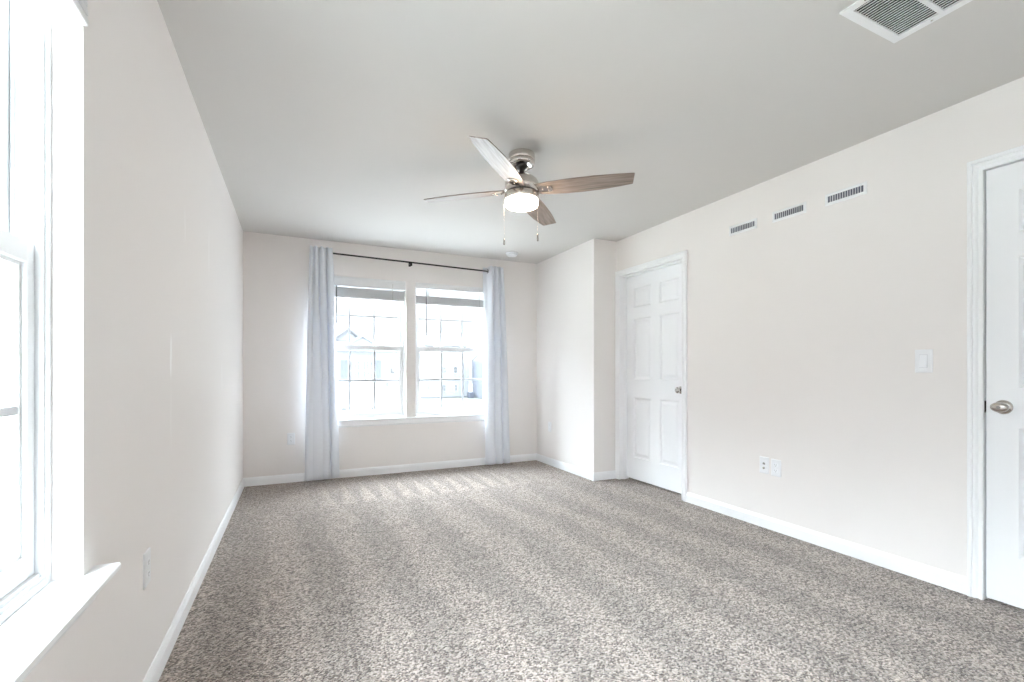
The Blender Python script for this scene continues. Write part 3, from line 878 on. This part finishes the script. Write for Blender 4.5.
def sm(a, b, x):
    x = max(0, min(1, (x - a) / (b - a))); return x * x * (3 - 2 * x)
def pleats(s, bounds, creases, A, p=0.55):
    # rounded pleats towards the room, parted by creases of given depth (0..1)
    for a, b, dl, dr in zip(bounds, bounds[1:], creases, creases[1:]):
        if s <= b or b == bounds[-1]:
            u = max(0.0, min(1.0, (s - a) / (b - a)))
            h = math.sin(math.pi * u) ** p if 0 < u < 1 else 0.0
            return -A * (1 - (1 - h) * (dl + (dr - dl) * u)), u, a
def lerp(a, b, k): return a + (b - a) * k
def folds_left(s, t):
    k = sm(0.05, 0.70, t)
    f = lerp(1.0, 0.10, k)
    bounds = [0, lerp(0.17, 0.22, k), lerp(0.40, 0.50, k), lerp(0.72, 0.74, k), 1.0]
    y, u, a = pleats(s, bounds, [0.5, 0.8 * f, 1.0 * lerp(1, 0.22, k), 1.0, 0.55], 0.062)
    if a == bounds[3]: y += 0.055 * k * u
    return y - 0.012, 0.0
def folds_right(s, t):
    k = sm(0.05, 0.70, t)
    bounds = [0, lerp(0.46, 0.38, k), lerp(0.74, 0.72, k), 1.0]
    y, u, a = pleats(s, bounds, [1.0, lerp(1.0, 0.6, k), lerp(0.8, 1.0, k), 0.6], 0.060)
    y += 0.078 * (1 - sm(0.10, 0.30, s)) * (1 - sm(0.0, 0.5, t))
    return y - 0.012, 0.0
curtain('pale blue-grey curtain hanging to the floor left of the twin window', (0.582, 0.790), (0.535, 0.862), 2.334, 0.030, folds_left, 1, 'r')
curtain('pale blue-grey curtain hanging to the floor right of the twin window', (2.452, 2.665), (2.452, 2.755), 2.318, 0.024, folds_right, 2, 'l')

# ------------------------------------------------------------------ ceiling fan
FX, FY = 1.719, 2.571
fan = thing('ceiling_fan', (FX, FY, H), 'brushed nickel ceiling fan with four grey-brown blades and lit drum lamp', 'ceiling fan')
fc = (FX, FY, 0)
MB().lathe([(0, H), (0.079, H), (0.081, H - 0.004), (0.081, H - 0.038), (0.078, H - 0.042), (0.0, H - 0.042)], fc, seg=56).build('canopy', 'nickel', fan)
tag(MB().lathe([(0, H - 0.042), (0.074, H - 0.042), (0.080, H - 0.047), (0.081, H - 0.056), (0.077, H - 0.067), (0.068, H - 0.073), (0.056, H - 0.071), (0.046, H - 0.062), (0.0, H - 0.060)], fc, seg=56).build('canopy_ring', 'nickel_polished', fan), 'polished chrome ring under the canopy')
MB().lathe([(0, H - 0.058), (0.032, H - 0.063), (0.036, H - 0.075), (0.028, H - 0.090), (0.015, H - 0.096), (0.015, 2.300), (0, 2.300)], fc, seg=32).build('hanger_ball', 'fan_dark', fan)
MB().lathe([(0, 2.318), (0.022, 2.318), (0.034, 2.314), (0.060, 2.303), (0.082, 2.290), (0.096, 2.277), (0.1035, 2.262), (0.1050, 2.246), (0.1050, 2.205), (0.0, 2.205)], fc, seg=56).build('motor_housing', 'nickel', fan)
MB().lathe([(0, 2.206), (0.097, 2.206), (0.097, 2.193), (0.0, 2.193)], fc, seg=56).build('flywheel', 'fan_dark', fan)
MB().lathe([(0, 2.194), (0.104, 2.194), (0.107, 2.190), (0.1075, 2.161), (0.1055, 2.157), (0.0, 2.157)], fc, seg=56).build('light_ring', 'nickel', fan)
pr = [(0, 2.158), (0.0975, 2.158), (0.0985, 2.154)]
for k in range(0, 9):
    a = R(90) * k / 8
    pr.append((0.0985 - 0.020 * (1 - math.cos(a)), 2.126 - 0.012 * math.sin(a)))
pr += [(0.04, 2.1125), (0, 2.112)]
tag(MB().lathe(pr, fc, seg=56).build('lamp_shade', 'lamp', fan), 'frosted glass drum, lit warm white')

def blade_mesh():
    out_ = [(0.100, -0.048), (0.18, -0.058), (0.30, -0.064), (0.45, -0.064), (0.57, -0.058), (0.677, -0.049), (0.681, -0.045),
            (0.664, 0.044), (0.659, 0.048), (0.58, 0.060), (0.48, 0.072), (0.38, 0.076), (0.26, 0.073), (0.17, 0.064), (0.100, 0.052)]
    mb = MB(); mb.prism(out_, -0.003, 0.003, 'Z', 0.0012)
    return mb
def iron_mesh():
    mb = MB(); mb.prism([(0.070, -0.026), (0.120, -0.022), (0.170, -0.030), (0.190, -0.024), (0.196, 0.0), (0.190, 0.024), (0.170, 0.030), (0.120, 0.022), (0.070, 0.026)], -0.0095, -0.0032, 'Z', 0.0015)
    for x, y in ((0.172, -0.018), (0.172, 0.018), (0.135, 0.0)):
        mb.lathe([(0, -0.0125), (0.004, -0.0122), (0.0055, -0.0105), (0.0055, -0.009), (0, -0.009)], (x, y, 0), 'Z', 12)
    return mb
def local_part(mb, name, mat, parent):
    o = mb.build(name, mat); o.parent = parent; return o
BANG = -44.5
b0 = local_part(blade_mesh(), 'blade', 'blade', fan)
i0 = local_part(iron_mesh(), 'blade_bracket', 'nickel_polished', b0)
tag(i0, 'nickel blade bracket')
for k in range(4):
    if k == 0: bl = b0
    else:
        bl = b0.copy(); COL.objects.link(bl); bl.parent = fan
        ii = i0.copy(); COL.objects.link(ii); ii.parent = bl
    bl.location = (0, 0, 2.217 - H)
    tilt = Matrix.Rotation(R(1.7), 3, Vector((math.sin(0.4367), math.cos(0.4367), 0)))     # the rotor hangs slightly out of level
    bl.rotation_euler = (tilt @ Matrix.Rotation(R(BANG + 90 * k), 3, 'Z') @ Matrix.Rotation(R(-11.6), 3, 'X')).to_euler()

def pull(dx, zb, zf):
    x = FX + dx * math.cos(0.4367); y = FY - dx * math.sin(0.4367)
    cb = MB()
    z = 2.160
    cb.tube([(x - 0.006 * (1 if dx > 0 else -1), y, 2.163), (x, y, 2.160), (x, y, zf + 0.002)], 0.0008, 6)
    while z > zf + 0.004:
        cb.lathe([(0, z - 0.0018), (0.0013, z), (0, z + 0.0018)], (x, y, 0), 'Z', 6); z -= 0.0046
    c = cb.build('pull_chain', 'nickel', fan)
    fb = MB().lathe([(0, zb), (0.0045, zb + 0.001), (0.0065, zb + 0.007), (0.006, zb + 0.018), (0.0042, zf - 0.004), (0.002, zf), (0, zf + 0.002)], (x, y, 0), 'Z', 16).build('pull_fob', 'knob', c)
    tag(fb, 'nickel pull fob')
pull(-0.1085, 1.880, 1.918)
pull(0.0985, 1.904, 1.950)

# ------------------------------------------------------------------ registers on the right wall, ceiling grille, smoke detector
def register(y0, y1, label):
    za, zb = 2.130, 2.203
    t = thing('wall_register', (W, (y0 + y1) / 2, za), label, 'vent', 'registers high on the right wall')
    f = MB()
    a, b2, c, d = y0 + 0.018, y1 - 0.018, za + 0.017, zb - 0.017
    st = []
    prof = [(0.0, 0.0), (0.0, 0.002), (0.004, 0.005), (0.012, 0.007), (0.017, 0.006), (0.017, 0.0)]    # (inset, height off wall)
    loops = []
    for ins, h in prof:
        loops.append([Vector((W - h, y0 + ins, za + ins)), Vector((W - h, y1 - ins, za + ins)), Vector((W - h, y1 - ins, zb - ins)), Vector((W - h, y0 + ins, zb - ins))])
    t_ = bmesh.new(); rr = [[t_.verts.new(p) for p in lp] for lp in loops]
    for A, B in zip(rr, rr[1:] + rr[:1]):
        for k in range(4): t_.faces.new([A[k], A[(k + 1) % 4], B[(k + 1) % 4], B[k]])
    f._add(t_); f.build('frame', 'grille', t)
    MB().box((W - 0.0012, a - 0.001, c - 0.001), (W - 0.0002, b2 + 0.001, d + 0.001)).build('duct', 'duct_grey', t)  # thin dark sheet stands for the shade behind the fins
    n = 14
    fin = MB()
    for k in range(1, n):
        y = a + (b2 - a) * k / n
        fin.prism([(y - 0.0018, c), (y + 0.0018, c), (y + 0.0018, d), (y - 0.0018, d)], W - 0.0055, W - 0.001, 'X')
    fin.build('fins', 'fin', t)
    return t
register(2.275, 2.510, 'small white register high on the right wall, farthest from the near door')
register(1.920, 2.155, 'small white register high on the right wall, middle of the three')
register(1.567, 1.802, 'small white register high on the right wall, closest to the near door')

gx0, gx1, gy1 = 2.293, 2.660, 1.054
gy0 = gy1 - 0.032 - 3 * 0.1255 - 2 * 0.0165 - 0.030
gr = thing('return_grille', ((gx0 + gx1) / 2, (gy0 + gy1) / 2, H), 'white louvred air return grille in the ceiling at upper right', 'vent')
f = MB()
secs = []; y = gy1 - 0.032
for k in range(3):
    secs.append((y - 0.1255, y)); y -= 0.1255 + 0.0165
zf = H - 0.008
# stamped frame with bevelled rim
def frame_bar(a, b2): f.box(a, b2, 0.0015)
frame_bar((gx0, gy0, zf), (gx0 + 0.031, gy1, H - 0.0002)); frame_bar((gx1 - 0.033, gy0, zf), (gx1, gy1, H - 0.0002))
frame_bar((gx0 + 0.030, gy1 - 0.032, zf), (gx1 - 0.032, gy1, H - 0.0002)); frame_bar((gx0 + 0.030, gy0, zf), (gx1 - 0.032, gy0 + 0.030, H - 0.0002))
for (a, b2), (c, d) in zip(secs, secs[1:]):
    frame_bar((gx0 + 0.030, d, zf), (gx1 - 0.032, a, H - 0.0002))
f.build('frame', 'grille', gr)
MB().box((gx0 + 0.02, gy0 + 0.02, H - 0.0012), (gx1 - 0.02, gy1 - 0.02, H - 0.0004)).build('duct', 'dark', gr)  # thin dark sheet stands for the shade behind the louvres
for a, b2 in secs:
    lv = MB(); n = 21
    for k in range(n):
        x = gx0 + 0.031 + (gx1 - gx0 - 0.064) * (k + 0.5) / n
        lv.prism([(x - 0.0012, H - 0.0080), (x + 0.0003, H - 0.0081), (x + 0.0012, H - 0.0044), (x - 0.0003, H - 0.0043)], a - 0.001, b2 + 0.001, 'Y')
    lv.build('louvres', 'grille', gr)
for x, y in ((gx0 + 0.015, gy1 - 0.08), (gx1 - 0.016, gy1 - 0.13), (gx0 + 0.015, gy0 + 0.13), (gx1 - 0.016, gy0 + 0.13)):
    MB().lathe([(0, zf - 0.0018), (0.003, zf - 0.0012), (0.004, zf), (0, zf)], (x, y, 0), 'Z', 12).build('screw', 'knob', gr)

sd = thing('smoke_detector', (2.671, 4.754, H), 'round white smoke detector on the ceiling near the far wall', 'smoke detector')
MB().lathe([(0, H), (0.068, H), (0.070, H - 0.003), (0.069, H - 0.012), (0.064, H - 0.014), (0, H - 0.014)], (2.671, 4.754, 0)).build('base', 'plastic_warm', sd)
MB().lathe([(0, H - 0.013), (0.050, H - 0.013), (0.050, H - 0.019), (0, H - 0.019)], (2.671, 4.754, 0)).build('vent_gap', 'duct_grey', sd)  # dark disc puts the shade of the slit into the colour
MB().lathe([(0, H - 0.018), (0.061, H - 0.018), (0.060, H - 0.026), (0.052, H - 0.035), (0.030, H - 0.039), (0.0, H - 0.040)], (2.671, 4.754, 0)).build('cover', 'plastic_warm', sd)

# ------------------------------------------------------------------ outlets and switch
def plate_frame(origin, U, Nn):
    o_, U, Nn = Vector(origin), Vector(U), Vector(Nn)
    return lambda p: o_ + U * p[0] + Vector((0, 0, 1)) * p[1] + Nn * p[2]
def plate(t, fr, w=0.071, h=0.116):
    p = MB(fr)
    prof = [(0.0, 0.0), (0.0, 0.003), (0.003, 0.0055), (0.007, 0.006)]
    t_ = bmesh.new(); prev = None
    for ins, z in prof:
        q = [t_.verts.new((sx_ * (w / 2 - ins), sy_ * (h / 2 - ins), z)) for sx_, sy_ in ((-1, -1), (1, -1), (1, 1), (-1, 1))]
        if prev:
            for k in range(4): t_.faces.new([prev[k], prev[(k + 1) % 4], q[(k + 1) % 4], q[k]])
        else: t_.faces.new(q)
        prev = q
    t_.faces.new(prev)
    p._add(t_)
    return p.build('cover_plate', 'plastic', t)
def outlet(origin, U, Nn, label):
    fr = plate_frame(origin, U, Nn)
    t = thing('outlet', origin, label, 'outlet')
    plate(t, fr)
    for s in (-1, 1):
        r = MB(fr); cy_ = s * 0.0195
        oct_ = [(0.017 * math.cos(2 * math.pi * k / 28), max(-0.0125, min(0.0125, 0.017 * math.sin(2 * math.pi * k / 28))) + cy_) for k in range(28)]
        r.prism(oct_, 0.0055, 0.0078, 'Z')
        rc = r.build('receptacle', 'plastic_warm', t)
        sl = MB(fr)
        sl.box((-0.0075, cy_ - 0.001, 0.0077), (-0.0052, cy_ + 0.0075, 0.0081)); sl.box((0.0052, cy_ - 0.001, 0.0077), (0.0075, cy_ + 0.006, 0.0081))
        sl.lathe([(0, 0.0077), (0.0026, 0.0077), (0.0026, 0.0081), (0, 0.0081)], (0, cy_ - 0.0065, 0), 'Z', 12)
        sl.build('slots', 'slot', rc)
    MB(fr).lathe([(0, 0.0055), (0.003, 0.0055), (0.0025, 0.0072), (0, 0.0074)], (0, 0, 0), 'Z', 12).build('screw', 'plastic_warm', t)
    return t
outlet((0, 1.925, 0.440), (0, 1, 0), (1, 0, 0), 'white outlet low on the left wall near the big sill')
outlet((0.415, D, 0.432), (1, 0, 0), (0, -1, 0), 'white outlet low on the far wall left of the curtain')
outlet((CX, 4.775, 0.448), (0, -1, 0), (-1, 0, 0), 'white outlet low on the boxed-out corner')
outlet((W, 2.128, 0.435), (0, -1, 0), (-1, 0, 0), 'white outlet low on the right wall, the one of the pair with power sockets')
# phone and cable jack plate
o_ = (W, 2.217, 0.439)
fr = plate_frame(o_, (0, -1, 0), (-1, 0, 0))
t = thing('jack_plate', o_, 'white plate with phone and cable jacks low on the right wall', 'jack plate')
plate(t, fr)
MB(fr).prism([(-0.009, 0.004), (0.009, 0.004), (0.009, 0.014), (0.004, 0.019), (-0.004, 0.019), (-0.009, 0.014)], 0.0055, 0.0068, 'Z').build('phone_jack', 'slot', t)
MB(fr).lathe([(0, 0.0055), (0.0075, 0.0055), (0.0075, 0.010), (0.0048, 0.011), (0.0048, 0.015), (0, 0.015)], (0, -0.020, 0), 'Z', 18).build('cable_jack', 'knob', t)
for s in (-1, 1):
    MB(fr).lathe([(0, 0.0055), (0.003, 0.0055), (0.0025, 0.0072), (0, 0.0074)], (0, s * 0.048, 0), 'Z', 12).build('screw', 'plastic_warm', t)
# rocker switch with dimmer slide
o_ = (W, 1.299, 1.154)
fr = plate_frame(o_, (0, -1, 0), (-1, 0, 0))
t = thing('light_switch', o_, 'white rocker light switch on the right wall beside the near door', 'light switch')
plate(t, fr, 0.076, 0.122)
MB(fr).box((-0.0180, -0.0345, 0.0055), (0.0180, 0.0345, 0.0064), 0.0003).build('switch_frame', 'fin', t)  # greyer rim puts the shade round the rocker into the colour
rk = MB(fr)
rk.sweep([[Vector((a, v, w)) for v, w in ((-0.0325, 0.0060), (-0.0325, 0.0150), (0.0, 0.0100), (0.0325, 0.0074), (0.0325, 0.0060))] for a in (-0.016, 0.016)])
rk.build('rocker', 'plastic_warm', t)

# ------------------------------------------------------------------ outside: second-floor view over a lawn to pale houses
GZ = -3.0
tag(MB().box((-90, 41.0, GZ - 0.3), (120, 160, GZ)).build('lawn', 'lawn'), 'green lawn between the far houses', 'lawn', kind='structure')
tag(MB().box((-90, -60, GZ - 0.3), (-1.001, 40.999, GZ)).build('side_lawn', 'side_lawn'), 'pale dry grass beside the house', 'lawn', kind='structure')
tag(MB().box((-1.0, -60, GZ - 0.3), (120, 40.999, GZ)).build('ground', 'street'), 'pale concrete parking court below the windows', 'ground', kind='structure')

def out_window(parent, x0, x1, z0, z1, y, cols=2, rows=2, bars='white_out'):
    w = MB(); e_ = 0.09
    w.box((x0 - e_, y - 0.06, z0 - e_), (x0, y, z1 + e_)); w.box((x1, y - 0.06, z0 - e_), (x1 + e_, y, z1 + e_))
    w.box((x0, y - 0.06, z1), (x1, y, z1 + e_)); w.box((x0, y - 0.06, z0 - e_), (x1, y, z0))
    for k in range(1, cols): w.box((x0 + (x1 - x0) * k / cols - 0.02, y - 0.05, z0), (x0 + (x1 - x0) * k / cols + 0.02, y - 0.02, z1))
    for k in range(1, rows): w.box((x0, y - 0.05, z0 + (z1 - z0) * k / rows - 0.025), (x1, y - 0.02, z0 + (z1 - z0) * k / rows + 0.025))
    o = w.build('window', bars, parent)
    MB().box((x0, y - 0.02, z0), (x1, y - 0.005, z1)).build('pane', 'pane_out', o)
    return o
def gable_roof(parent, x0, x1, y0, y1, z0, zr, ov=0.3, mat='roof_out'):
    """ridge runs along y, gable faces the room"""
    xm = (x0 + x1) / 2; t = 0.16
    rf = MB()
    rf.prism([(x0 - ov, z0 - ov * (zr - z0) / (xm - x0)), (xm, zr), (x1 + ov, z0 - ov * (zr - z0) / (xm - x0)), (x1 + ov, z0 - ov * (zr - z0) / (xm - x0) + t), (xm, zr + t), (x0 - ov, z0 - ov * (zr - z0) / (xm - x0) + t)], y0 - ov, y1, 'Y')
    rf.build('roof', mat, parent)
    MB().prism([(x0, z0), (x1, z0), (xm, zr)], y0, y0 + 0.12, 'Y').build('gable', 'siding', parent)
def long_roof(parent, x0, x1, y0, y1, z0, zr, ov=0.3, gable='siding', roof='roof_out'):
    ym = (y0 + y1) / 2; k = (zr - z0) / (ym - y0); ze = z0 - ov * k
    rf = MB(); rf.prism([(y0 - ov, ze), (ym, zr), (y1 + ov, ze), (y1 + ov, ze + 0.2), (ym, zr + 0.2), (y0 - ov, ze + 0.2)], x0 - ov, x1 + ov, 'X')
    rf.build('roof', roof, parent)
    for xa in (x0, x1 - 0.12): MB().prism([(y0, z0), (y1, z0), (ym, zr)], xa, xa + 0.12, 'X').build('gable', gable, parent)

h1 = thing('house', (5.0, 38.0, GZ), 'pale house with blue-grey shutters and two gables across the street', 'house')
MB().box((-4.0, 33.0, GZ), (8.6, 42.0, 2.75)).build('wall', 'siding', h1)
long_roof(h1, -4.0, 8.6, 33.0, 42.0, 2.75, 5.2)
gable_roof(h1, 2.6, 4.9, 33.6, 36.5, 3.05, 3.95, 0.2)
gable_roof(h1, 3.45, 5.60, 32.4, 36.0, 2.80, 3.45, 0.2, 'siding')
MB().box((3.45, 32.4, 2.62), (5.60, 33.0, 2.80)).build('bay_soffit', 'white_out', h1)
out_window(h1, 3.82, 4.44, 0.54, 1.83, 32.98, 3, 2)
out_window(h1, 4.64, 5.28, 0.54, 1.83, 32.98, 3, 2)
for a, b2 in ((3.20, 3.62), (5.40, 5.84)):
    MB().box((a, 32.92, 0.50), (b2, 32.99, 1.90), 0.01).build('shutter', 'shutter', h1)
lt = MB(); lt.box((6.50, 32.80, 1.02), (6.62, 32.94, 1.36), 0.02); lt.box((6.53, 32.9, 1.10), (6.59, 33.0, 1.18)); lt.box((6.68, 32.9, 1.02), (6.78, 33.0, 1.10)); lt.build('wall_lamp', 'lantern', h1)
lt = MB(); lt.box((6.22, 32.86, 0.10), (6.34, 32.99, 0.36), 0.02); lt.build('vent_hood', 'pane_out', h1)
for x in (3.42, 5.36):
    lt = MB(); lt.box((x - 0.13, 32.80, -1.72), (x + 0.13, 32.97, -1.36), 0.02); lt.lathe([(0.0, -1.28), (0.16, -1.36), (0.16, -1.38), (0, -1.38)], (x, 32.88, 0), 'Z', 8); lt.build('porch_lantern', 'pane_out', h1)
ar = MB()
n = 16
outer = [(4.42 + 0.92 * math.cos(math.pi * k / n), -1.72 + 0.30 * math.sin(math.pi * k / n)) for k in range(n + 1)]
inner = [(4.42 + 0.80 * math.cos(math.pi * k / n), -1.72 + 0.20 * math.sin(math.pi * k / n)) for k in range(n, -1, -1)]
ar.prism([(5.34, GZ)] + outer + [(3.50, GZ), (3.62, GZ)] + inner + [(5.22, GZ)], 32.85, 32.999, 'Y')
ar.build('porch_arch', 'pane_out', h1)

h2 = thing('house', (21.5, 75.0, GZ), 'far white two-storey townhouse beyond the lawn, with four small windows in a square', 'house')
MB().box((15.5, 71.0, GZ), (25.9, 81.0, 5.2)).build('wall', 'siding', h2)
long_roof(h2, 15.5, 25.9, 71.0, 81.0, 5.2, 7.4)
for xc, zc, w_, h_ in ((21.76, 1.40, 0.66, 1.0), (23.64, 1.40, 0.66, 1.0), (21.76, -1.44, 0.66, 1.0), (23.72, -1.44, 0.42, 1.0), (18.43, -1.23, 0.30, 1.1), (19.21, -1.23, 0.30, 1.1)):
    out_window(h2, xc - w_ / 2, xc + w_ / 2, zc - h_ / 2, zc + h_ / 2, 70.98, 1, 2)
MB().box((15.5, 70.9, GZ), (25.9, 70.995, GZ + 0.16)).build('foundation', 'pane_out', h2)
ac = thing('air_conditioner', (25.3, 68.5, GZ), 'grey air conditioner unit on the lawn by the far townhouse', 'air conditioner')
MB().box((24.85, 68.0, GZ), (25.70, 68.9, GZ + 0.92), 0.06, 3).build('casing', 'shutter', ac)
MB().lathe([(0, GZ + 0.92), (0.36, GZ + 0.92), (0.36, GZ + 0.96), (0, GZ + 0.96)], (25.275, 68.45, 0), 'Z', 24).build('fan_guard', 'lantern', ac)
h3 = thing('house', (31.0, 65.0, GZ), 'far house corner with blue-grey siding at the right edge of the far window', 'house')
MB().box((26.1, 60.0, GZ + 0.2), (36.0, 70.0, 2.80)).build('wall', 'siding_blue', h3)
long_roof(h3, 26.1, 36.0, 60.0, 70.0, 2.80, 4.2, 0.02)
out_window(h3, 28.2, 29.0, -0.2, 1.2, 59.98, 1, 2)
MB().box((26.05, 59.95, GZ), (36.05, 70.05, GZ + 0.2)).build('foundation', 'pane_out', h3)

h4 = thing('house', (-27.0, 8.0, GZ), 'white neighbouring house with upright board siding beyond the left window', 'house')
MB().box((-32.0, -8.0, GZ), (-22.0, 24.0, 2.4)).build('wall', 'siding_board', h4)
rf = MB(); rf.prism([(-21.6, 2.25), (-27.0, 4.6), (-32.4, 2.25), (-32.4, 2.42), (-27.0, 4.77), (-21.6, 2.42)], -8.3, 24.3, 'Y'); rf.build('roof', 'roof_out', h4)
